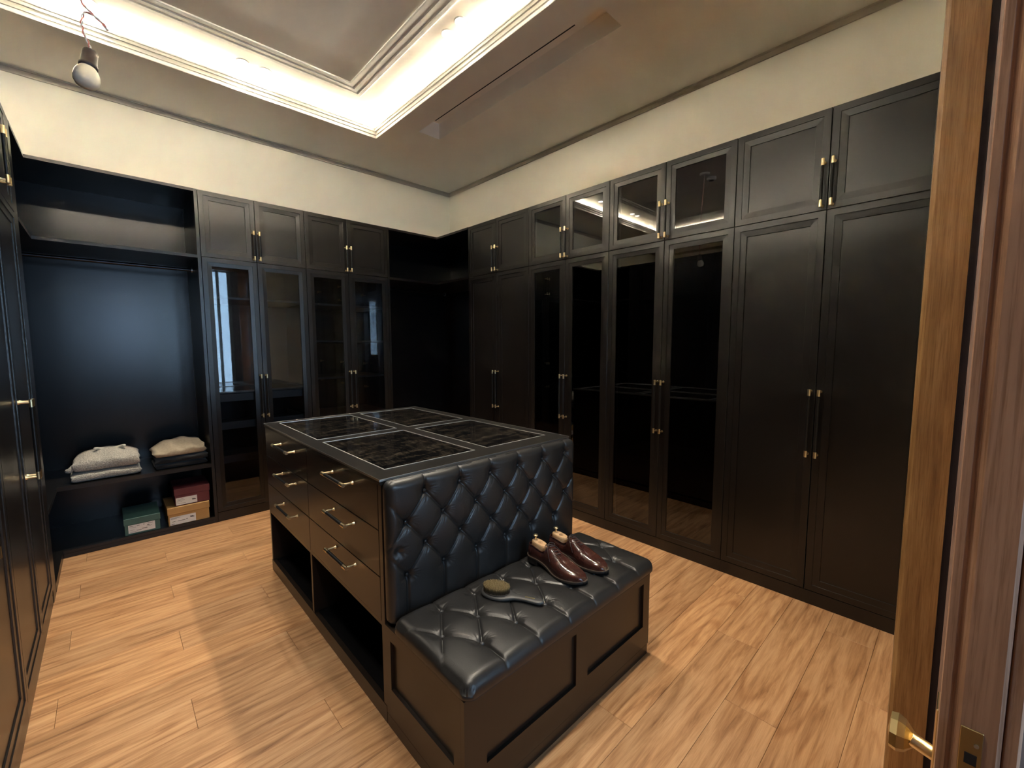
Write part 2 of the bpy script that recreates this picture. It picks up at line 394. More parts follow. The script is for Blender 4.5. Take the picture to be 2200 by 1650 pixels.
# linear air diffuser
t = thing('air_diffuser', 'long plaster air-conditioning recess insert with thin dark slot in right ceiling', 'vent', (AX0+.11, 2.2, 3.49))
MB().box(-.105, .105, -.95, .97, -.006, -.0005).build('cover_plate', CEIL, t)
MB().box(.038, .050, -.66, .98-.02, -.0075, -.0062).build('slot', DARK, t)
t = thing('smoke_detector', 'round white ceiling detector seen mirrored in an upper glass door', 'detector', (-1.19, 2.0, ZU))
MB().lathe([(.055,0),(.055,-.022),(.048,-.034),(.030,-.036)], 28).build('housing', PLAST, t)
MB().lathe([(.030,-.0362),(.026,-.030),(.0005,-.030)], 24).build('grille', DARK, t)

# ---------------------------------------------------------------- floor
fl = struct(MB().box(WX0-.1, WX1+.1, -2.35, WY1+.1, -.06, -.0085).build('floor', JOINT))
PW, PL = .185, 1.20
k0 = -3
for k in range(k0, 21):
    y0 = .06+PW*k; y1 = y0+PW
    if y0 > YB+.05: continue
    xs = .742+.405*k
    xs -= math.ceil((xs-(XL-.12))/PL)*PL
    while xs < XR+.12:
        a, c = max(xs, XL-.12), min(xs+PL, XR+.12); xs += PL
        if c-a < .02: continue
        g = .0005; cx, cy = (a+c)/2, (y0+y1)/2
        MB().cbox(a-cx+g, c-cx-g, -PW/2+g, PW/2-g, -.008, 0, 0, .0008).build('plank', PLANK, fl, (cx, cy, 0))

# hallway beyond the doorway (seen in reflections and at the right edge)
hall = MB()
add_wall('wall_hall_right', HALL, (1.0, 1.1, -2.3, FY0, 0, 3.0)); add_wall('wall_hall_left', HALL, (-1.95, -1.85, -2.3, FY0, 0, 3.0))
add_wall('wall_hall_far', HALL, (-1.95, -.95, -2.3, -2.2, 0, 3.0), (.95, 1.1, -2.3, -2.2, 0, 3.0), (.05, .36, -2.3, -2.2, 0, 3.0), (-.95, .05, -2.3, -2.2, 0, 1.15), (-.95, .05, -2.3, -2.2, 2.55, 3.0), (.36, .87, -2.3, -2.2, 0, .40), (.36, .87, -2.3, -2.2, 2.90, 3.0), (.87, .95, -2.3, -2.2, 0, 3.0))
add_wall('ceiling_hall', CEIL, (-1.95, 1.1, -2.3, FY0, 3.0, 3.1))
for nm, x0, x1, z0, z1, ms in (('window_1', -.95, .05, 1.15, 2.55, (-.45,)), ('window_2', .36, .87, .40, 2.90, (.66,))):
    b = MB().box(x0, x0+.05, -2.27, -2.21, z0, z1).box(x1-.05, x1, -2.27, -2.21, z0, z1).box(x0+.05, x1-.05, -2.27, -2.21, z1-.05, z1).box(x0+.05, x1-.05, -2.27, -2.21, z0, z0+.05)
    for m_ in ms: b.box(m_-.022, m_+.022, -2.27, -2.21, z0+.05, z1-.05)
    win = struct(b.build(nm, TRIMW))
    e_ = [x0+.05]+[v for m_ in ms for v in (m_-.022, m_+.022)]+[x1-.05]
    for k in range(0, len(e_), 2): MB().box(e_[k], e_[k+1], -2.245, -2.238, z0+.05, z1-.05).build('pane', GLASSC, win)

# ---------------------------------------------------------------- oak door and frame at the right edge
# casing and jamb on the hinge side of the doorway
b = MB()
b.prism([(.750,-.246),(.757,-.236),(.80,-.232),(.86,-.236),(.86,-.258),(.822,-.260),(.822,-.322),(.750,-.322)], 0, 2.80)
struct(b.build('trim_4', OAK))
struct(MB().box(.762, .819, -.40, -.3225, 0, 2.78).build('trim_5', GAPSHADE))  # jamb piece coloured dark to stand for the shaded gap
struct(MB().prism([(-1.35,-.246),(-1.345,-.236),(-1.27,-.236),(-1.265,-.246),(-1.265,-.42),(-1.299,-.42),(-1.299,-.26),(-1.35,-.26)], 0, 2.80).build('trim_6', OAK))
struct(MB().box(-1.262, .748, -.42, -.245, 2.745, 2.779).build('trim_7', OAK))
leaf = struct(thing('door_1', None, None, (-.45, -.338, .012)))
DH = 2.72
# edge profile of the stile (local: x into the leaf, y from the room face towards the hallway)
edge = [(.010,.0015),(.003,-.0005),(.0005,.0008),(.0005,-.0055+.001),(.0030,-.0068),(.0030,-.0090),(.0008,-.0100),(-.0006,-.0122),(-.0006,-.0340),(.0012,-.0362),(.004,-.0370),(.110,-.0370),(.110,0)]
MB().prism(edge, 0, DH).build('stile', OAKD, leaf)
MB().prism([(.005,-.0373),(.003,-.0385),(.003,-.0455),(.006,-.0475),(.060,-.0475),(.060,-.0373)], 0, DH).build('astragal', OAKD, leaf)
MB().box(1.085, 1.195, -.037, 0, 0, DH).build('stile', OAKD, leaf)
for z0, z1 in ((0,.22),(2.60,DH)): MB().box(.1105, 1.0845, -.036, -.001, z0, z1).build('rail', OAKD, leaf)
MB().box(.112, 1.083, -.022, -.016, .221, 2.599).build('pane', GLASSC, leaf)
# brass edge plate with latch
MB().cbox(-.0022, -.0008, -.0262, -.0125, .90, 1.073, 0, .0004).build('strike_plate', BRASSD, leaf)
b = MB(); b.box(-.0027, -.0023, -.0235, -.0160, 1.041, 1.051); b.box(-.0027, -.0023, -.0235, -.0160, 1.022, 1.033)
o = b.build('latch_slot', DARK, leaf)
MB().cyl((-.0033,-.0225,1.060),(-.0022,-.0225,1.060),.0016,n=12).build('screw', STEEL, leaf)
# lever handle on the room face
hd = MB().cyl((.042,.0006,1.003),(.042,.019,1.008),.0068,n=20).build('handle', BRASS, leaf)
lv = MB(); lp = [(.0062,.0150),(.0085,.0175),(.0150,.0230),(.0175,.0290),(.0160,.0345),(.0002,.0365)]
lv.add([(.046+r_*math.cos(math.pi*(k+.5)/4), y_, 1.005+r_*1.05*math.sin(math.pi*(k+.5)/4)) for r_, y_ in lp for k in range(8)],
       [(l*8+k, (l+1)*8+k, (l+1)*8+(k+1) % 8, l*8+(k+1) % 8) for l in range(5) for k in range(8)])
lv.build('knob', BRASSD, hd)
MB().cbox(.026,.058,.0003,.0030,.90,1.06,0,.001).build('backplate', BRASS, leaf)

# ---------------------------------------------------------------- cabinet doors and handles
def door_mesh(w, h, glass):
    """front faces -y, x 0..w, z 0..h"""
    b = MB(); e = .0015
    if glass: prof = [(0,.022),(0,.0015),(.0015,0),(.033,0),(.0338,.0032),(.0355,.0034),(.0625,.0052),(.0635,.0085),(.0635,.019)]
    else: prof = [(0,.022),(0,.0015),(.0015,0),(.033,0),(.0338,.0032),(.0355,.0034),(.066,.0052),(.0672,.0100),(.069,.0100)]
    rows = []
    for d, n in prof: rows += [(e+d,n,e+d),(w-e-d,n,e+d),(w-e-d,n,h-e-d),(e+d,n,h-e-d)]
    fs = [(k*4+i,k*4+(i+1)%4,(k+1)*4+(i+1)%4,(k+1)*4+i) for k in range(len(prof)-1) for i in range(4)]
    b.add(rows, fs)
    if not glass:
        k = (len(prof)-1)*4; b.f.append([k,k+1,k+2,k+3]); b.m.append(0); b.sm.append(False)
        b.f.append([3,2,1,0]); b.m.append(0); b.sm.append(False)
    else:
        k = (len(prof)-1)*4
        vs = [(.065,.019,.065),(w-.065,.019,.065),(w-.065,.019,h-.065),(.065,.019,h-.065),(e,.022,e),(w-e,.022,e),(w-e,.022,h-e),(e,.022,h-e)]
        b.add(vs, [(0,1,5,4),(1,2,6,5),(2,3,7,6),(3,0,4,7)])
    return b
_dm = {}
def get_door(w, h, glass):
    k = (round(w,3), round(h,3), glass)
    if k not in _dm: _dm[k] = door_mesh(w, h, glass).mesh('door', CAB)
    return _dm[k]
def handle_mb(L, off=.040, r=.0078):
    """vertical bar handle, centred, standing off towards -y"""
    b = MB()
    cap = .034
    b.cyl((0,-off,-L/2+cap),(0,-off,L/2-cap), r*.92, n=14, mi=1)
    for s in (-1, 1):
        b.cyl((0,-off,s*(L/2-cap)),(0,-off,s*L/2), r, n=16)
        b.cyl((0,-off,s*(L/2-.012)),(0,-.008,s*(L/2-.012)), .0052, n=12)
        b.cyl((0,-.008,s*(L/2-.012)),(0,-.0003,s*(L/2-.012)), .0062, .0085, n=12)
    return b
HUP = handle_mb(.235).mesh('handle', BRASS, GRIP); HLO = handle_mb(.362).mesh('handle', BRASS, GRIP)
ZD0 = .078
def wardrobe(label, loc, rz, widths, glass_up, glass_lo, group, end_left=False, end_right=False, inside=None, depth=.595, gm=None, fill=0, strip=False):
    """one full-height unit with a pair of doors over a pair of doors. local x along the front, -y outwards"""
    t = thing('wardrobe', label, 'wardrobe', loc, rz, group)
    Wd = sum(widths)+fill; d0, d1 = .0235, depth
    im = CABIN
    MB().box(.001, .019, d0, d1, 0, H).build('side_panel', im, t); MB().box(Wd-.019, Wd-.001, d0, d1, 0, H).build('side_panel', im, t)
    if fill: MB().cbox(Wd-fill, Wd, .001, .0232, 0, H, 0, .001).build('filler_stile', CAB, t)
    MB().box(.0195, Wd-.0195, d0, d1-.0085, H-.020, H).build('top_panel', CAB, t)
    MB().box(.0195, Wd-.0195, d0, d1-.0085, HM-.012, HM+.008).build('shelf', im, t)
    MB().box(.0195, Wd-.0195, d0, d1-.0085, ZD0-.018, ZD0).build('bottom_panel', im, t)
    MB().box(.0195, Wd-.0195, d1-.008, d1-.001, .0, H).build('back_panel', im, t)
    MB().cbox(.0, Wd-fill, .0035, .0225, 0, ZD0-.0025, 0, .0008).build('plinth', CAB, t)
    x = 0
    for i, w in enumerate(widths):
        seam = x+w if i % 2 == 0 else x; sg = -1 if i % 2 == 0 else 1
        for up in (False, True):
            z0, z1 = (HM, H) if up else (ZD0, HM); gl = glass_up if up else glass_lo
            d = obj('door', get_door(w, z1-z0, gl), t, (x, 0, z0))
            if gl: MB().box(.0645, w-.0645, .0105, .0150, .0645, z1-z0-.0645).build('glass_pane', gm, d)
            zc = (2.229 if up else 1.002)-z0
            obj('handle', HUP if up else HLO, d, (seam-x+sg*.021, 0, zc))
        x += w
    if strip:
        for a, c in ((ZD0+.002, HM-.014), (HM+.010, H-.022)): MB().box(.068, .075, .030, .040, a, c).build('light_profile', PLAST, t)
    if inside: inside(t, Wd, d1)
    return t
def shelves(*zs):
    def f(t, Wd, d1):
        for z in zs: MB().cbox(.02, Wd-.02, .05, d1-.009, z-.009, z+.009, 0, .001).build('shelf', SHELFM, t)
    return f
def trays(t, Wd, d1):
    MB().cbox(.02, Wd-.02, .05, d1-.009, 1.795, 1.813, 0, .001).build('shelf', SHELFM, t)
    MB().cbox(.02, Wd-.02, .05, d1-.009, 1.030, 1.052, 0, .001).build('shelf', SHELFM, t)
    for z in (.965, .735, .455):
        tr = MB().cbox(.05, Wd-.05, .06, .078, z, z+.062, 0, .001).box(.05, .062, .0785, d1-.03, z, z+.062).box(Wd-.062, Wd-.05, .0785, d1-.03, z, z+.062).box(.0625, Wd-.0625, .0785, d1-.03, z, z+.008).build('pull_out_tray', TRAYM, t)
# right wall units (rotated so that local +x runs towards the camera)
rw = R(-90)
wardrobe('black panelled wardrobe beside the open right back corner, no glass', (XR, 3.177, 0), rw, (.4265,.4265), False, False, 'wardrobes along the right wall')
wardrobe('black glass-fronted wardrobe on right wall, farther of the two glazed ones', (XR, 2.324, 0), rw, (.412,.408), True, True, 'wardrobes along the right wall', gm=GLASSR, inside=shelves(1.05), strip=True)
wardrobe('black glass-fronted wardrobe on right wall mirroring cove light, nearer of two glazed ones', (XR, 1.504, 0), rw, (.429,.433), True, True, 'wardrobes along the right wall', gm=GLASSR, inside=shelves(.60), strip=True)
wardrobe('largest black panelled wardrobe with solid doors beside the oak door frame', (XR, .642, 0), rw, (.442,.444), False, False, 'wardrobes along the right wall')
# back wall units
wardrobe('black back-wall wardrobe with glass lower doors and pull-out trays, beside open shelves', (-.407, YB, 0), 0, (.377,.384), False, True, 'wardrobes along the back wall', gm=GLASSB, inside=trays)
wardrobe('black back-wall wardrobe with glass lower doors over shelves, beside dark corner', (.354, YB, 0), 0, (.378,.407), False, True, 'wardrobes along the back wall', gm=GLASSB, inside=shelves(1.80,1.46,1.115,.75))
# left wall units (local +x runs away from the camera)
lw = R(90)
wardrobe('glossy black wardrobe on left wall, next to the open shelves with sweaters', (XL, 2.010, 0), lw, (.523,.523), False, False, 'wardrobes along the left wall', fill=.135)
wardrobe('glossy black wardrobe on left wall, middle one at the left picture edge', (XL, .960, 0), lw, (.525,.525), False, False, 'wardrobes along the left wall')
wardrobe('black wardrobe on left wall nearest the doorway, seen only in reflections', (XL, -.090, 0), lw, (.525,.525), False, False, 'wardrobes along the left wall')

# ---------------------------------------------------------------- open corner units
def corner(label, poly, backs, plinths, panels, rails, low, rim):
    t = thing('open_corner_wardrobe', label, 'wardrobe')
    MB().prism(poly, H-.020, H).build('top_panel', CAB, t)
    MB().prism(poly, HM-.012, HM+.010).build('upper_shelf', CAB, t)
    if low: MB().prism(poly, .460, .487).build('lower_shelf', CAB, t)
    MB().prism(poly, .030, .050).build('bottom_panel', CAB, t)
    for x in backs: MB().box(*x).build('back_panel', CABIN, t)
    for x in panels: MB().box(*x).build('side_panel', CAB, t)
    for x in plinths: MB().cbox(*x, 0, .0008).build('plinth', CAB, t)
    for p0, p1 in rails:
        r = MB().cyl(p0, p1, .0125, n=16).build('hanging_rail', STEELD, t)
        d = (Vector(p1)-Vector(p0)).normalized()
        for p, s in ((p0,1),(p1,-1)):
            MB().cyl(Vector(p)+d*s*.001, Vector(p)+d*s*.009, .021, n=20).build('rail_bracket', STEEL, r)
    return t
STEELD = mat('dark_rail', (.05,.05,.055), .3, 1)
g = .0015
corner('open black corner unit with shelves holding sweaters and shoe boxes, left of glass cabinets',
    [(CX0+.010,3.196),(XL,3.196),(XL,YB),(-.4295,YB),(-.4295,WY1-.010),(CX0+.010,WY1-.010)],
    [(CX0+.001,-.43,WY1-.0095,WY1-.001,.0,H),(CX0+.001,CX0+.0095,3.196,WY1-.010,0,H)],
    [(XL+.0005,-.4295,YB+.0005,YB+.018,0,.0295),(XL-.018,XL,3.196,YB+.018,0,.0295)],
    [(-.429,-.4085,YB+.001,WY1-.010,0,H)],
    [((XL-.3,4.03,2.032),(-.4298,4.03,2.032))], True, True)
corner('dark empty open corner unit between back wall and right wall cabinets',
    [(1.1585,YB),(XR,YB),(XR,3.180),(WX1-.010,3.180),(WX1-.010,WY1-.010),(1.1585,WY1-.010)],
    [(1.14,WX1-.001,WY1-.0095,WY1-.001,0,H),(WX1-.0095,WX1-.001,3.180,WY1-.010,0,H)],
    [(1.1585,XR-.0005,YB+.0005,YB+.018,0,.0295),(XR,XR+.018,3.180,YB+.018,0,.0295)],
    [(1.1395,1.158,YB+.001,WY1-.010,0,H)],
    [((1.1585,4.03,2.032),(WX1-.3,4.03,2.032))], False, True)

# ---------------------------------------------------------------- island with drawers
IX0, IX1, IY0, IY1, HI = -.296, .755, 1.073, 2.612, .942
isl = thing('dresser_island', 'dark brown island dresser with six drawers, open cubbies and glass display top', 'dresser', (0,0,0))
MB().box(IX0+.022, IX1, IY0, IY0+.020, .070, .920).build('end_panel', FASC, isl)
MB().box(IX0+.002, IX1, IY1-.020, IY1, .070, .920).build('end_panel', FASC, isl)
MB().box(IX1-.018, IX1, IY0+.0205, IY1-.0205, .070, .920).build('back_panel', FASC, isl)
MB().box(IX0+.30, IX0+.312, IY0+.0205, IY1-.0205, .0705, .379).build('cubby_back', CABIN, isl)
MB().box(IX0+.001, IX1-.0185, IY0+.0205, IY1-.0205, .380, .396).build('divider_shelf', FASC, isl)
MB().box(IX0+.022, IX1-.0185, IY0+.0205, IY1-.0205, .050, .0695).build('cubby_floor', CABIN, isl)
MB().cbox(IX0, IX0+.0215, IY0+.002, IY1, .0005, .070, 0, .001).build('plinth', FASC, isl)
MB().box(IX0+.022, IX1, IY0+.001, IY0+.02, .0005, .0695).box(IX0+.022, IX1, IY1-.02, IY1, .0005, .0695).box(IX1-.02, IX1, IY0+.0205, IY1-.0205, .0005, .0495).build('plinth', FASC, isl)
MB().cbox(IX0+.001, IX0+.2995, 1.851, 1.873, .0705, .3795, 0, .001).build('cubby_divider', FASC, isl)
MB().cbox(IX0+.001, IX0+.022, IY0, IY0+.0255, .0705, .920, 0, .001).build('corner_post', FASC, isl)
cols = [(1.100, 1.861), (1.864, IY1-.0005)]
rows = [(.397,.565),(.5675,.7435),(.746,.9195)]
hpos = [[(1.3155,1.5235)]*3, [(2.0455,2.2855)]*3]
hz = [[.533,.706,.873],[.520,.696,.866]]
for ci, (y0, y1) in enumerate(cols):
    for ri, (z0, z1) in enumerate(rows):
        d = MB().cbox(IX0, IX0+.020, y0, y1, z0, z1, 0, .0012).build('drawer', FASC, isl)
        MB().box(IX0+.0205, IX0+.42, y0+.02, y1-.02, z0+.015, z1-.03).build('drawer_box', CABIN, d)
        ya, yb = hpos[ci][ri]; L = yb-ya+.024
        o = obj('handle', handle_mb(L, .042, .0078).mesh('handle', BRASS, GRIP), d, (IX0, (ya+yb)/2, hz[ci][ri]))
        o.rotation_euler = Matrix(((0,1,0),(0,0,1),(1,0,0))).to_euler()
# countertop frame with four glass panels in aluminium beads
cells = [(-.230,.216,1.175,1.825),(.285,.690,1.175,1.825),(-.230,.216,1.900,2.562),(.285,.690,1.900,2.562)]
ct = MB()
xs = [IX0-.004, -.230, .216, .285, .690, IX1+.003]; ys = [IY0-.003, 1.175, 1.825, 1.900, 2.562, IY1+.004]
for i in range(5):
    for j in range(5):
        if i in (1,3) and j in (1,3): continue
        ct.box(xs[i], xs[i+1], ys[j], ys[j+1], .9205, HI)
cto = ct.build('countertop', COUNTER, isl)
b = MB(); b.cbox(IX0-.0055, IX1+.0045, IY0-.0045, IY0-.003, .934, .9425, 0, .0003); b.cbox(IX0-.0055, IX0-.004, IY0-.003, IY1+.005, .934, .9425, 0, .0003); b.cbox(IX1+.003, IX1+.0045, IY0-.003, IY1+.005, .934, .9425, 0, .0003); b.cbox(IX0-.0055, IX1+.0045, IY1+.004, IY1+.0055, .934, .9425, 0, .0003)
EDGE = mat('edge_bead', (.42,.41,.40), .35, 1); BEADM = mat('bead_metal', (.80,.79,.77), .42, 1)
b.build('edge_trim', EDGE, cto)
for x0, x1, y0, y1 in cells:
    cx, cy = (x0+x1)/2, (y0+y1)/2
    MB().box(x0+.006-cx, x1-.006-cx, y0+.006-cy, y1-.006-cy, -.012, -.0005).build('glass_panel', SLAB, cto, (cx, cy, HI))
    w = .0050; bd = MB()
    bd.box(x0-cx, x1-cx, y0-cy, y0+w-cy, -.012, .0010); bd.box(x0-cx, x1-cx, y1-w-cy, y1-cy, -.012, .0010)
    bd.box(x0-cx, x0+w-cx, y0+w-cy, y1-w-cy, -.012, .0010); bd.box(x1-w-cx, x1-cx, y0+w-cy, y1-w-cy, -.012, .0010)
    bd.build('bead', BEADM, cto, (cx, cy, HI))

# ---------------------------------------------------------------- tufted bench
def tufted(Wd, L, T, r, btn, du, dv, u0, v0, vr, D1, D2, step=.0031, edge_keep=.45):
    """cushion on local xy, growing along +z; returns MB and height function"""
    def samples(n):
        out = [r*(1-math.cos(math.pi/2*k/7)) for k in range(8)]
        a = out[-1]; N = int((n-2*r)/step); out += [a+(n-2*r)*k/N for k in range(1, N)]
        return out+[n-x for x in [r*(1-math.cos(math.pi/2*k/7)) for k in range(8)]][::-1]
    us, vs = samples(Wd), samples(L)
    Vmin, Vmax = (vr[0]-v0)/dv, (vr[1]-v0)/dv
    def disp(u, v):
        ed = min(u, Wd-u, v, L-v)
        U_, V_ = (u-u0)/du, max(Vmin, min(Vmax, (v-v0)/dv))
        a, b_ = (U_+V_)/2, (U_-V_)/2
        fa, fb = abs(a-round(a)), abs(b_-round(b_))
        h = (math.sin(math.pi*fa)*math.sin(math.pi*fb))**.26
        d = D1*(1-h)
        ll = 2*du*dv/math.hypot(du, dv)
        d += .0030*(math.exp(-(fa*ll/.0034)**2)+math.exp(-(fb*ll/.0034)**2))
        best = 1e9; ba = 0
        for (x, y) in btn:
            q = (u-x)**2+(v-y)**2
            if q < best: best = q; ba = math.atan2(v-y, u-x)
        rr_ = math.sqrt(best)
        d += D2*math.exp(-(rr_/.017)**2)
        d += .0017*math.exp(-((rr_-.026)/.016)**2)*(.5+.5*math.sin(13*ba+5*math.sin(3*ba)+61*best**.25))
        k = min(1, max(0, ed/.05)); k = k*k*(3-2*k)
        return d*(edge_keep+(1-edge_keep)*k)
    mb = MB(); V = []; nu, nv = len(us), len(vs)
    for v in vs:
        for u in us:
            dx = max(0, r-u, u-(Wd-r)); dy = max(0, r-v, v-(L-r)); q = math.hypot(dx, dy)/r
            x, y = u, v
            if q > 1:
                sx = -1 if u < Wd/2 else 1; sy = -1 if v < L/2 else 1
                cx_, cy_ = (r if sx < 0 else Wd-r), (r if sy < 0 else L-r)
                x, y = cx_+sx*dx/q, cy_+sy*dy/q; q = 1
            crown = .006*math.sin(math.pi*min(1,max(0,u/Wd)))**.5*math.sin(math.pi*min(1,max(0,v/L)))**.5
            z = T-r*(1-math.sqrt(max(0, 1-q*q)))-disp(u, v)*(1-smooth(.8, 1, q)*(1 if dx > 0 and dy > 0 else .35))+crown*(1-smooth(.6,1,q))
            V.append((x, y, max(z, T-r-.004)))
    F = [(j*nu+i, j*nu+i+1, (j+1)*nu+i+1, (j+1)*nu+i) for j in range(nv-1) for i in range(nu-1)]
    mb.add(V, F, 0, True)
    ring = [i for i in range(nu)]+[j*nu+nu-1 for j in range(1,nv)]+[(nv-1)*nu+i for i in range(nu-2,-1,-1)]+[j*nu for j in range(nv-2,0,-1)]
    base = len(mb.v)
    cxm, cym = Wd/2, L/2
    for i in ring: x, y, z = V[i]; mb.v.append((x, y, (T-r)*.45))
    for i in ring: x, y, z = V[i]; mb.v.append((x+(.006 if x < cxm else -.006), y+(.006 if y < cym else -.006), 0))
    n = len(ring)
    for k in range(n):
        k2 = (k+1) % n
        mb.f.append([ring[k], base+k, base+k2, ring[k2]][::-1][::-1]); mb.m.append(0); mb.sm.append(True)
        mb.f.append([base+k, base+n+k, base+n+k2, base+k2]); mb.m.append(0); mb.sm.append(True)
    mb.f.append([base+n+k for k in range(n)]); mb.m.append(0); mb.sm.append(False)
    return mb, disp
ben = thing('tufted_bench', 'bench with black button-tufted leather seat and backrest, against the island', 'bench', (0,0,0))
BX0, BX1, BY0, BY1, BZ = IX0, .756, .591, 1.0722, .397
# base: framed recessed panels
def framed(u0, u1, v0, v1, holes, depth, place, name, parent):
    xs = sorted({u0, u1, *[h[0] for h in holes], *[h[1] for h in holes]}); ys = sorted({v0, v1, *[h[2] for h in holes], *[h[3] for h in holes]})
    b = MB()
    for i in range(len(xs)-1):
        for j in range(len(ys)-1):
            mx, my = (xs[i]+xs[i+1])/2, (ys[j]+ys[j+1])/2
            inh = any(h[0] < mx < h[1] and h[2] < my < h[3] for h in holes)
            n = depth if inh else 0
            b.add([place(xs[i],ys[j],n), place(xs[i+1],ys[j],n), place(xs[i+1],ys[j+1],n), place(xs[i],ys[j+1],n)], [(0,1,2,3)])
    for (a, c, d, e) in holes:
        for p, q in (((a,d),(c,d)),((c,d),(c,e)),((c,e),(a,e)),((a,e),(a,d))):
            b.add([place(*p,0), place(*q,0), place(*q,depth), place(*p,depth)], [(3,2,1,0)])
    for p, q in (((u0,v0),(u1,v0)),((u1,v0),(u1,v1)),((u1,v1),(u0,v1)),((u0,v1),(u0,v0))):
        b.add([place(*p,0), place(*q,0), place(*q,.018), place(*p,.018)], [(0,1,2,3)])
    return b.build(name, FASC, parent)
framed(BX0, BX1, .048, BZ, [(-.212,.222,.148,.352),(.293,.705,.148,.352)], .012, lambda u, v, n: (u, BY0+n, v), 'front_panel', ben)
framed(BY0+.0185, BY1, .048, BZ, [(.645,1.034,.160,.350)], .012, lambda u, v, n: (BX0+n, u, v), 'side_panel', ben)
framed(BY0+.0185, BY1, .048, BZ, [(.645,1.034,.160,.350)], .012, lambda u, v, n: (BX1-n, u, v), 'side_panel', ben)
MB().cbox(BX0, BX1-.008, BY0, BY1, .0005, .0475, 0, .001).build('plinth', FASC, ben)
MB().box(BX0+.019, BX1-.019, BY0+.019, BY1, .379, BZ-.0005).build('seat_board', CABIN, ben)
bm_ = MB().lathe([(.0075,-.004),(.0078,0),(.0066,.0022),(.004,.0038),(.0002,.0044)], 16).mesh('button', LEATHER)
# seat
SX0, SY0, SW, SL, SR = -.303, .570, 1.070, .4390, .036
sb = []
for k in range(6): sb += [(-.142+.153*k-SX0, .930-SY0), (-.142+.153*k-SX0, .696-SY0)]
for k in range(7): sb.append((-.2185+.153*k-SX0, .813-SY0))
sm, sd = tufted(SW, SL, .060, SR, sb, .0765, .117, -.142-SX0, .930-SY0, (.696-SY0, .930-SY0), .0095, .011)
seat = sm.build('seat_cushion', LEATHER, ben, (SX0, SY0, BZ+.0003))
BTNM = mat('button_leather', (.05,.05,.052), .25)
bm2 = bm_.copy(); bm2.materials.clear(); bm2.materials.append(BTNM)
for x, y in sb: obj('button', bm2, seat, (x, y, .060+.006-.0185))
# backrest: local x -> world x, local y -> world z, local z -> world -y
RX0, RZ0, RW, RL = IX0+.001, .3995, 1.046, .5395
rb = []
for k in range(6): rb.append((-.141+.163*k-RX0, .875-RZ0))
for k in range(6): rb.append((-.2225+.163*k-RX0, .776-RZ0))
for k in range(-1, 6): rb.append((max(-.141+.163*k, -.262)-RX0, .676-RZ0))
for k in range(6): rb.append((-.2225+.163*k-RX0, .576-RZ0))
rm, rd = tufted(RW, RL, .052, .030, rb, .0815, .0997, -.141-RX0, .875-RZ0, (.576-RZ0, .875-RZ0), .013, .014)
back = rm.build('backrest_cushion', LEATHER, ben, (RX0, IY0-.0035, RZ0), (R(90), 0, 0))
for x, y in rb: obj('button', bm_, back, (x, y, .052+.006-.0225))

# ---------------------------------------------------------------- shoes
def interp(pts, x):
    for (a, fa), (b_, fb) in zip(pts, pts[1:]):
        if x <= b_: t = (x-a)/(b_-a) if b_ > a else 0; t = t*t*(3-2*t) if False else t; return fa+(fb-fa)*t
    return pts[-1][1]
def cr(pts, x):
    n = len(pts)
    for i in range(n-1):
        if x <= pts[i+1][0] or i == n-2:
            x0, x1 = pts[i][0], pts[i+1][0]; t = (x-x0)/(x1-x0); t = max(0, min(1, t))
            y0, y1 = pts[i][1], pts[i+1][1]
            m0 = (y1-pts[i-1][1])/(x1-pts[i-1][0]) if i > 0 else (y1-y0)/(x1-x0)
            m1 = (pts[i+2][1]-y0)/(pts[i+2][0]-x0) if i < n-2 else (y1-y0)/(x1-x0)
            h = x1-x0
            return (2*t**3-3*t*t+1)*y0+(t**3-2*t*t+t)*h*m0+(-2*t**3+3*t*t)*y1+(t**3-t*t)*h*m1
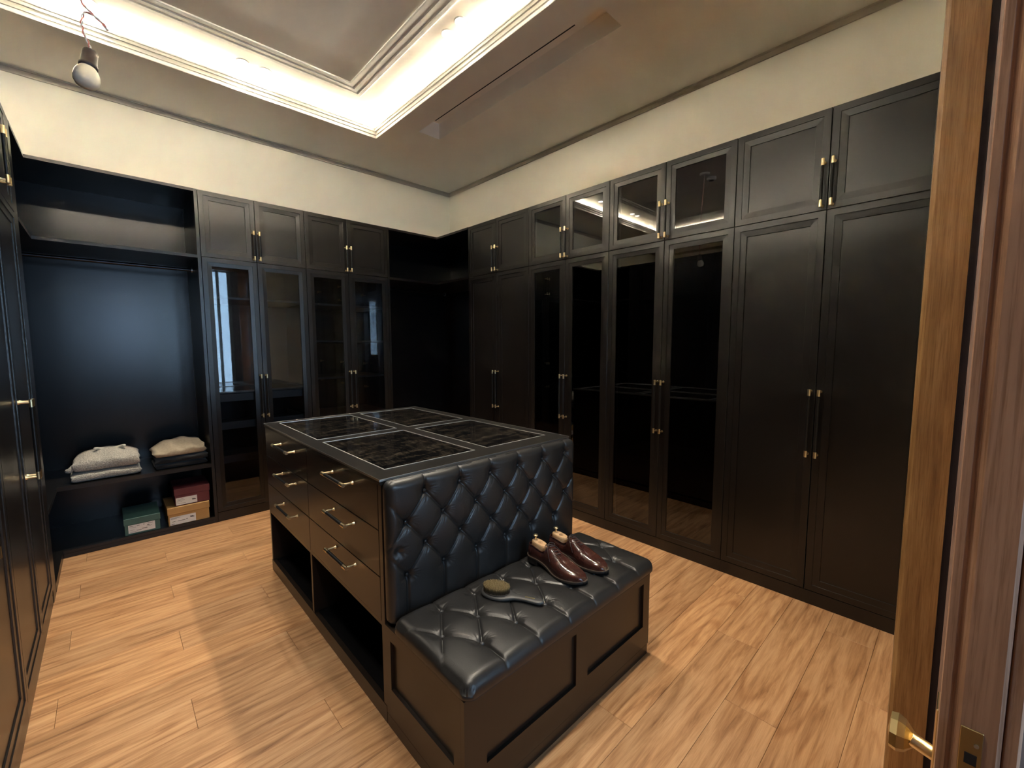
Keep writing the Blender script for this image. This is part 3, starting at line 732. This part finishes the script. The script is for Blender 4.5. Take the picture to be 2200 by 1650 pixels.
def shoe(label, loc, rz, sg):
    """heel at y=0, toe along -y at length .305; sg=+1: outer side is +x"""
    t = thing('dress_shoe', label, 'shoe', loc, rz, 'pair of burgundy dress shoes')
    Ln = .305
    HW = [(0,.012),(.02,.024),(.08,.033),(.22,.032),(.40,.0335),(.60,.0465),(.70,.0480),(.82,.0425),(.91,.0335),(.96,.0250),(.985,.0165),(1,.0050)]
    CXL = [(0,0),(.3,.001),(.55,.003),(.75,.003),(1,-.003)]
    SOLZ = [(0,.026),(.24,.026),(.36,.022),(.55,.010),(.70,.007),(.9,.010),(1,.014)]
    TOP = [(0,.072),(.03,.079),(.10,.080),(.20,.074),(.28,.070),(.335,.076),(.36,.092),(.40,.096),(.46,.091),(.55,.078),(.66,.062),(.76,.052),(.86,.045),(.93,.038),(.98,.027),(1,.017)]
    N = 60; K = 32
    vs = []
    for i in range(N+1):
        s = 1-(1-i/N)**1.25
        y = -Ln*s; hw = cr(HW, s); cx = cr(CXL, s)*sg; z0 = cr(SOLZ, s); zt = cr(TOP, s)
        opn = smooth(.335, .345, s) if s > .3 else (1-smooth(.02, .035, s))
        opn = 1-opn if False else opn      # 1 closed, 0 open
        ring = []
        for k in range(K+1):
            a = math.pi*k/K      # 0: +x side, pi: -x side
            c, si = math.cos(a), math.sin(a)
            ew = .62 if s > .6 else .75
            zz = z0+(zt-z0)*(si**ew)
            bulge = 1+.05*math.sin(2*a)*(1 if c > 0 else -1)
            xx = hw*math.copysign(abs(c)**.72, c)*bulge
            tl = z0+(zt-z0)
            if opn < 1:
                # topline of the opening: walls lean in and stop at the collar
                w_in = .56+.10*math.sin(math.pi*min(1, max(0, (s-.03)/.30)))
                if si > .80:
                    u_ = (si-.80)/.20; dip = .030*smooth(.15, .55, u_)
                    z_open = z0+(zt-z0)*(.80**ew)+(zt-z0)*(1-.80**ew)*smooth(0,.25,u_)-dip
                    zz = z_open*(1-opn)+zz*opn
            ring.append((cx+xx, y, zz))
        vs += ring
    F = [(i*(K+1)+k, i*(K+1)+k+1, (i+1)*(K+1)+k+1, (i+1)*(K+1)+k) for i in range(N) for k in range(K)]
    b = MB().add(vs, F, 0, True)
    # close heel and toe
    b.add([vs[k] for k in range(K+1)], [list(range(K+1))], 0, True)
    b.add([vs[N*(K+1)+k] for k in range(K+1)], [list(range(K+1))[::-1]], 0, True)
    up_ = b.build('upper', SHOE, t)
    # outline for sole and welt
    def outline(grow, n=44):
        L_, R_ = [], []
        for i in range(n+1):
            s = 1-(1-i/n)**1.4; y = -Ln*s+(grow if i == 0 else (-grow if i == n else 0)); hw = cr(HW, s)+grow; cx = cr(CXL, s)*sg
            R_.append((cx+hw, y, s)); L_.append((cx-hw, y, s))
        return R_+L_[::-1]
    def slab(grow, dz0, dz1, m, name, smin=0, flat=None, par=t):
        o_ = [p for p in outline(grow) if p[2] >= smin]
        n = len(o_); v = [(x, y, cr(SOLZ, s)+dz0 if flat is None else flat) for x, y, s in o_]+[(x, y, cr(SOLZ, s)+dz1) for x, y, s in o_]
        f = [(i,(i+1)%n,n+(i+1)%n,n+i) for i in range(n)]
        h = n//2
        f += [(i, n-1-i, n-2-i, i+1)[::-1] for i in range(h-1)]+[(n+i, n+n-1-i, n+n-2-i, n+i+1) for i in range(h-1)]
        return MB().add(v, f).build(name, m, par)
    slab(.0045, -.0005, .0035, WELT, 'welt'); slab(.0050, -.0065, -.0006, SOLE, 'sole')
    # heel block
    o_ = [p for p in outline(.004) if p[2] <= .25]; v = [(x, y, 0) for x, y, s in o_]+[(x, y, .0194) for x, y, s in o_]; n = len(o_)
    MB().add(v, [(i,(i+1)%n,n+(i+1)%n,n+i) for i in range(n)]+[list(range(n))[::-1], list(range(n,2*n))]).build('heel', SOLE, t)
    def surf(s, xf):
        """point on the upper at station s, lateral fraction xf in -1..1"""
        hw = cr(HW, s); z0 = cr(SOLZ, s); zt = cr(TOP, s); c = math.copysign(abs(xf)**(1/.72), xf); si = math.sqrt(max(0, 1-c*c))
        ew = .62 if s > .6 else .75
        return Vector((cr(CXL, s)*sg+hw*xf, -Ln*s, z0+(zt-z0)*si**ew))
    # lacing facings, seams, laces
    b = MB()
    for q in (-1, 1):
        b.tube([surf(.345+.24*k/10, q*(.16+.30*(1-k/10)))+Vector((0,0,.0012)) for k in range(11)], .0016, 6)
        b.tube([surf(.335+.30*k/14, q*(.30+.42*math.sin(math.pi*(.5+.5*k/14))+.02))+Vector((0,0,.0008)) for k in range(15)], .0009, 6)
        b.tube([surf(.04+.26*k/10, q*(.98-.10*k/10))+Vector((0,0,.001)) for k in range(2)], .0006, 5)
    b.tube([surf(.765+.012*abs(q/12), q/13)+Vector((0,0,.0006)) for q in range(-12, 13)], .0010, 6)
    b.tube([surf(.60+.02*(q/8)**2, q/15)+Vector((0,0,.0006)) for q in range(-8, 9)], .0009, 6)
    # collar roll
    col = [Vector((cr(CXL, s)*sg+cr(HW, s)*.74, -Ln*s, cr(SOLZ, s)+(cr(TOP, s)-cr(SOLZ, s))*.93)) for s in [.03+.31*k/14 for k in range(15)]]
    coll = [Vector((2*cr(CXL, -p.y/Ln)*sg-p.x, p.y, p.z)) for p in col]
    back_ = [Vector((math.cos(math.pi*k/6)*.0175, -.006+.006*0-.004*(1-math.sin(math.pi*k/6)), .0775)) for k in range(1, 6)]
    b.tube(col[::-1]+back_+coll, .0021, 8)
    b.build('seams', SHOE, t)
    b = MB()
    for k in range(5):
        s = .375+.045*k; w = .30-.035*k
        pts = [surf(s+.006*(1 if j > 0 else -1)*0, w*j/4)+Vector((0, -.004*(j/4), .0030)) for j in range(-4, 5)]
        b.tube(pts, .0017, 7)
    p0 = surf(.355, 0)+Vector((0,0,.006))
    for q in (-1, 1):
        b.tube(bezier([p0, p0+Vector((q*.012,.002,.007)), p0+Vector((q*.028,-.008,.002)), p0+Vector((q*.020,-.016,-.002)), p0+Vector((q*.004,-.004,.002))], 6), .0016, 7)
        b.tube(bezier([p0, p0+Vector((q*.016,-.010,.002)), p0+Vector((q*.034,-.030,-.018)), p0+Vector((q*.041,-.046,-.043))], 6), .0015, 7)
    b.tube([p0+Vector((-.005,0,0)), p0+Vector((0,0,.003)), p0+Vector((.005,0,0))], .0032, 8)
    b.build('laces', LACE, t)
    # tongue
    tv = []
    for i in range(7):
        s = .335+.02*i/6
        for j in range(-3, 4): tv.append(surf(max(.345, s+.015), .26*j/3)+Vector((0, .006*(1-i/6)+.004, .006*(1-i/6)-.001)))
    MB().add(tv, [(i*7+j, i*7+j+1, (i+1)*7+j+1, (i+1)*7+j) for i in range(6) for j in range(6)], 0, True).build('tongue', SHOE, t)
    return t
def shoe_tree(label, loc, rz):
    t = thing('shoe_tree', label, 'shoe tree', loc, rz, 'cedar shoe trees')
    b = MB(); prof = []
    n = 22; K = 20; vs = []
    for lv_, (zz, sc) in enumerate(((.045,.86),(.070,1.0),(.080,1.0),(.088,.97),(.0915,.88))):
        for i in range(K):
            a = 2*math.pi*i/K; rx = .0215*sc; ry = .0410*sc
            x = rx*math.copysign(abs(math.cos(a))**.8, math.cos(a)); y = ry*math.copysign(abs(math.sin(a))**.8, math.sin(a))
            tilt = -.20*(y) if False else .10*y
            vs.append((x, -.055+y, zz+tilt*(1 if lv_ > 0 else 0)))
    for l in range(4): b.add([], [])
    b.add(vs, [(l*K+i, l*K+(i+1)%K, (l+1)*K+(i+1)%K, (l+1)*K+i) for l in range(4) for i in range(K)], 0, True)
    b.add(vs[4*K:], [list(range(K))]); b.add(vs[:K], [list(range(K))[::-1]])
    blk = b.build('heel_block', CEDAR, t)
    st = MB()
    ov = [(.0095*math.cos(2*math.pi*i/20), -.060+.0065*1.35*math.sin(2*math.pi*i/20)) for i in range(21)]
    st.tube([(x, y, .0918+.10*(y+.055)+.0002) for x, y in ov], .0007, 5)
    for k in range(3): st.box(-.005, .005, -.0635+.0035*k, -.0620+.0035*k, .0912, .0917)
    st.build('stamp', BURN, blk)
    MB().lathe([(.0035,.090),(.0030,.102),(.0045,.105),(.0105,.108),(.0115,.111),(.0095,.1135),(.0002,.1145)], 20, 0, (0,-.030,.004)).build('knob', BRASS, t)
    return t
ZS = BZ+.060+.004
shoe('burgundy lace-up oxford shoe on the bench, nearer to the brush', (.362, .962, ZS), R(-1), -1)
shoe('burgundy lace-up oxford shoe on the bench, farther from the brush', (.484, .950, ZS), R(2), 1)
shoe_tree('cedar shoe tree with brass knob inside the shoe nearer the brush', (.362, .962, ZS), R(-1))
shoe_tree('cedar shoe tree with brass knob inside the shoe farther from the brush', (.484, .950, ZS), R(2))

# ---------------------------------------------------------------- brush
bx, by = .050, .858; ba = math.atan2(.668-.868, .140-.045)
br = thing('bristle_brush', 'grey oval garment brush with upturned golden bristles lying on bench seat', 'brush', (bx, by, BZ+.0615), ba)
out = []
def bw(s):   # half width along the length, s in metres from head tip
    return cr([(0,.006),(.006,.020),(.025,.036),(.062,.0435),(.100,.038),(.124,.024),(.146,.0165),(.175,.0155),(.215,.0185),(.240,.0160),(.250,.005)], s)
ss = [0,.002,.006,.012,.02,.03,.045,.06,.075,.09,.10,.11,.12,.13,.145,.165,.185,.205,.22,.235,.243,.248,.250]
b = MB(); vs = []; K = 14
for s in ss:
    w = bw(s); th = .0095-.0025*smooth(.10,.16,s)
    zc = .0105+.004*smooth(.10,.20,s)
    for i in range(K):
        a = 2*math.pi*i/K; vs.append((s-.05, w*math.copysign(abs(math.cos(a))**.7, math.cos(a)), zc+th*math.copysign(abs(math.sin(a))**.7, math.sin(a))*min(1, .35+w/.02)))
b.add(vs, [(l*K+i, l*K+(i+1)%K, (l+1)*K+(i+1)%K, (l+1)*K+i) for l in range(len(ss)-1) for i in range(K)], 0, True)
b.add(vs[:K], [list(range(K))[::-1]]); b.add(vs[-K:], [list(range(K))])
b.build('body', BRUSHB, br)
pv = []; PK = 28
for rr_, z in ((1.0,.0195),(1.0,.0215),(.7,.0235),(.02,.0240)):
    for i in range(PK): a = 2*math.pi*i/PK; pv.append((.011+.0535*rr_*math.cos(a), .0365*rr_*math.sin(a), z))
MB().add(pv, [(l*PK+i, l*PK+(i+1)%PK, (l+1)*PK+(i+1)%PK, (l+1)*PK+i) for l in range(3) for i in range(PK)], 0, True).build('bristle_pad', PAD, br)
b = MB(); rnd = random.Random(3)
for i in range(-17, 18):
    for j in range(-14, 15):
        x = i*.0032+(.0016 if j % 2 else 0); y = j*.0026
        rim = (x/.0525)**2+(y/.0355)**2
        if rim > 1: continue
        jx, jy = rnd.uniform(-.0012,.0012)+x*.04, rnd.uniform(-.0012,.0012)+y*.04
        b.cyl((.011+x, y, .020), (.011+x+jx, y+jy, .047+rnd.uniform(-.0015,.0015)-.003*rim), .00095, .0008, n=5, mi=0)
tag(b.build('bristles', BRISTLE, br), kind='stuff')
b = MB(); xx = .128
for w in (.0035,.0022,.003,.002,.0035,.0025,.003,.0022,.003,.002,.0028):
    b.box(xx, xx+w*.8, -.0024+rnd.uniform(-.0004,.0004), .0022, .0206, .0224); xx += w+.0008
b.build('gold_print', GOLD, br, (0,0,0))

# ---------------------------------------------------------------- knitwear on the lower shelf
def knit_blob(w, d, h, seed, top=None, sag=.5, wob=.006, foldgap=True):
    """soft folded slab: x -w/2..w/2, y 0 (front fold) .. d, z 0..h"""
    r0 = random.Random(seed); ph = [r0.uniform(0, 6.28) for _ in range(8)]
    nx, ny = 44, 30; nt = 12; b = MB()
    def edge(t, L, r): return r
    vs = []; rows = []
    # closed surface: parametrise as a rounded superellipse shell: theta across the thickness
    NX, NT = 46, 56
    for i in range(NX+1):
        u = -1+2*i/NX; x = w/2*math.copysign(1-(1-abs(u))**1.35, u)
        endk = max(0, 1-abs(u)**9)**.5
        ring = []
        for k in range(NT):
            a = 2*math.pi*k/NT; c, s_ = math.cos(a), math.sin(a)
            yy = d/2-d/2*math.copysign(abs(c)**.30, c)
            zz = h/2+h/2*math.copysign(abs(s_)**.62, s_)*endk
            lift = (top(x/(w/2), yy/d) if top else 0)*smooth(0, 1, zz/h)
            wb = wob*(math.sin(9*x/w*2+ph[0]+3*yy/d)+.6*math.sin(17*x/w+ph[1])+.5*math.sin(14*yy/d+ph[2]))
            fr = 1 if c > .5 else 0
            yy2 = yy+wob*1.2*math.sin(7*x/w+ph[3]+2*zz/h)*(1 if c > 0 else -1)*.8+(1-endk)*d*.04*math.copysign(1, c)
            xx_ = x+wob*1.5*math.sin(8*yy/d+ph[4]+9*zz/h)*abs(u)**4
            ring.append((xx_, yy2, max(0, zz+lift+wb*smooth(.3, 1, zz/h))))
        vs += ring
    n = NT
    b.add(vs, [(i*n+k, i*n+(k+1)%n, (i+1)*n+(k+1)%n, (i+1)*n+k) for i in range(NX) for k in range(n)], 0, True)
    b.add(vs[:n], [list(range(n))[::-1]], 0, True); b.add(vs[-n:], [list(range(n))], 0, True)
    return b
def fold(name, label, loc, rz, m, w, d, h, seed, grp, **kw):
    t = thing(name, label, 'sweater', loc, rz, grp)
    knit_blob(w, d, h, seed, **kw).build('folded_body', m, t); return t
SZ = .4875
fold('folded_sweater', 'pale grey chunky knit sweater folded at the bottom of the grey stack', (-1.028, 3.765, SZ), R(2), GREYK, .365, .30, .062, 1, 'folded grey sweaters', wob=.0025)
t = fold('folded_sweater', 'pale grey chunky knit sweater with cream collar on top of the grey stack', (-1.026, 3.772, SZ+.0665), R(-1), GREYK, .350, .29, .082, 2, 'folded grey sweaters', wob=.003, top=lambda x, y: .042*(1-x*x)*smooth(0,.7,y))
pts = [(.018+.080*math.cos(math.pi*(1-k/10)), .135+.075*math.sin(math.pi*k/10), .121+.013*math.cos(math.pi*k/5)-.001) for k in range(11)]
MB().tube(bezier(pts, 4), [.004+.009*math.sin(math.pi*min(1,max(0,(i+1.5)/43)))**.5 for i in range(41)], 10).build('collar', CREAM, t)
MB().tube(bezier([(-.186,.06,.017),(-.196,.035,.019),(-.186,.022,.022),(-.168,.05,.04)], 5), [.016]*16, 8).build('sleeve', GREYK, t)
fold('folded_sweater', 'charcoal black fine knit sweater at the bottom of the beige stack', (-.606, 3.775, SZ), R(1.5), BLACKK, .322, .29, .038, 3, 'folded sweaters in the beige topped stack', wob=.002)
fold('folded_sweater', 'charcoal black fine knit sweater directly under the beige sweater', (-.604, 3.770, SZ+.042), R(-1), BLACKK, .326, .29, .040, 4, 'folded sweaters in the beige topped stack', wob=.003, top=lambda x, y: .010*x)
t = fold('folded_sweater', 'beige fine knit sweater on top of the two charcoal sweaters', (-.610, 3.772, SZ+.090), R(2), BEIGEK, .318, .28, .058, 5, 'folded sweaters in the beige topped stack', wob=.0045, top=lambda x, y: .012*x+.050*(1-x*x*.8)*smooth(0,.7,y))

# ---------------------------------------------------------------- shoe boxes
def shoe_box(label, loc, rz, w, d, h, lid, m, lab, marks, pict):
    t = thing('shoe_box', label, 'box', loc, rz, 'lidded shoe boxes')
    MB().cbox(-w/2+.004, w/2-.004, .004, d-.004, 0, h-.004, 0, .0012).build('base', m, t)
    MB().cbox(-w/2, w/2, 0, d, h-lid, h, 0, .0018).build('lid', m, t)
    x0, x1, z0, z1 = lab
    l = MB().box(x0, x1, .0030, .0038, z0, z1).build('label', PAPER, t)
    b = MB(); W_, H_ = x1-x0, z1-z0
    for u, v, a, c in marks: b.box(x0+u*W_, x0+(u+a)*W_, .0024, .0028, z0+v*H_, z0+(v+c)*H_)
    pu, pv_, pw = pict     # small shoe pictogram
    poly = [(0,0),(1,0),(1.02,.18),(.72,.30),(.50,.50),(.42,.42),(.20,.40),(.08,.52),(0,.48)]
    n = len(poly); vv = [(x0+(pu+x*pw)*W_, y, z0+pv_*H_+z*pw*W_) for y in (.0028,.0024) for x, z in poly]
    b.add(vv, [list(range(n,2*n))]+[(i,(i+1)%n,n+(i+1)%n,n+i) for i in range(n)])
    tag(b.build('label_print', INK, l), kind='stuff'); return t
shoe_box('dark green lidded shoe box standing alone on the cabinet floor', (-.866, 3.748, .0505), 0, .206, .33, .122, .046, GREEN,
    (-.080,.070,.012,.072), [(.05,.82,.14,.05),(.32,.80,.10,.05),(.55,.80,.05,.08),(.72,.84,.2,.05),(.08,.66,.2,.03),(.66,.5,.22,.03),(.06,.36,.16,.03),(.30,.22,.18,.06),(.50,.30,.2,.08),(.06,.12,.22,.03)], (.70,.60,.10))
shoe_box('tan lidded shoe box under the burgundy box', (-.590, 3.742, .0505), R(.4), .264, .33, .138, .052, TAN,
    (-.120,.040,.004,.066), [(.04,.84,.35,.03),(.04,.74,.22,.03),(.08,.40,.12,.05),(.30,.40,.28,.05),(.62,.44,.06,.08),(.05,.10,.12,.07)], (.78,.55,.16))
shoe_box('burgundy lidded shoe box on top of the tan box', (-.560, 3.762, .1890), R(-.6), .226, .31, .134, .052, BURG,
    (-.104,.028,.006,.062), [(.05,.80,.3,.03),(.05,.62,.36,.04),(.05,.44,.24,.03),(.05,.20,.4,.03)], (.76,.42,.18))

# ---------------------------------------------------------------- bare bulb on its wire
pb = thing('bare_bulb', 'bare white light bulb in black holder hanging from twisted red wires', 'bulb', (-.972, 2.0, 2.386))
pb.scale = (1.294, 1.294, 1.294)
tilt = Matrix.Rotation(R(9), 4, 'Y') @ Matrix.Rotation(R(-6), 4, 'X')
def tl(b): b.v = [tuple(tilt @ Vector(p)) for p in b.v]; return b
tl(MB().lathe([(.0002,0),(.012,.001),(.022,.006),(.0285,.016),(.030,.028),(.0290,.037),(.0275,.043),(.0225,.054),(.0170,.062),(.0165,.0655)], 28)).build('globe', BULB, pb)
tl(MB().lathe([(.0155,.060),(.0215,.062),(.0215,.070),(.0190,.072),(.0180,.100),(.0175,.108),(.0150,.114),(.0060,.119),(.0002,.120)], 24)).build('socket', SOCK, pb)
tp = tilt @ Vector((0,0,.118))
wr = [tp, tp+Vector((-.004,0,.018)), tp+Vector((-.013,.004,.05)), tp+Vector((-.014,.004,.075)), tp+Vector((-.004,.0,.100)), tp+Vector((.020,-.004,.092)), tp+Vector((.040,-.006,.070)), tp+Vector((.030,-.002,.088)), tp+Vector((.004,.004,.110)), tp+Vector((-.012,.004,.135)), tp+Vector((-.014,.0,.2)), tp+Vector((-.018,.004,.34)), (-.02,.004,(ZU-2.386)/1.294-.015)]
w1 = bezier(wr, 10)
def twist(w, ph, rad, fr=28):
    return [p+Vector((math.cos(i*.55+ph)*rad, math.sin(i*.55+ph)*rad, 0)) for i, p in enumerate(w)]
MB().tube(twist(w1, 0, .0022), .0018, 7).build('wire', WIRE, pb)
MB().tube(twist(w1, math.pi, .0022), .0018, 7).build('wire', WIREW, pb)
MB().lathe([(.045,-.0005),(.045,-.010),(.030,-.016),(.0005,-.017)], 24, 0, (-.02,.004,(ZU-2.386)/1.294)).build('ceiling_rose', PLAST, pb)
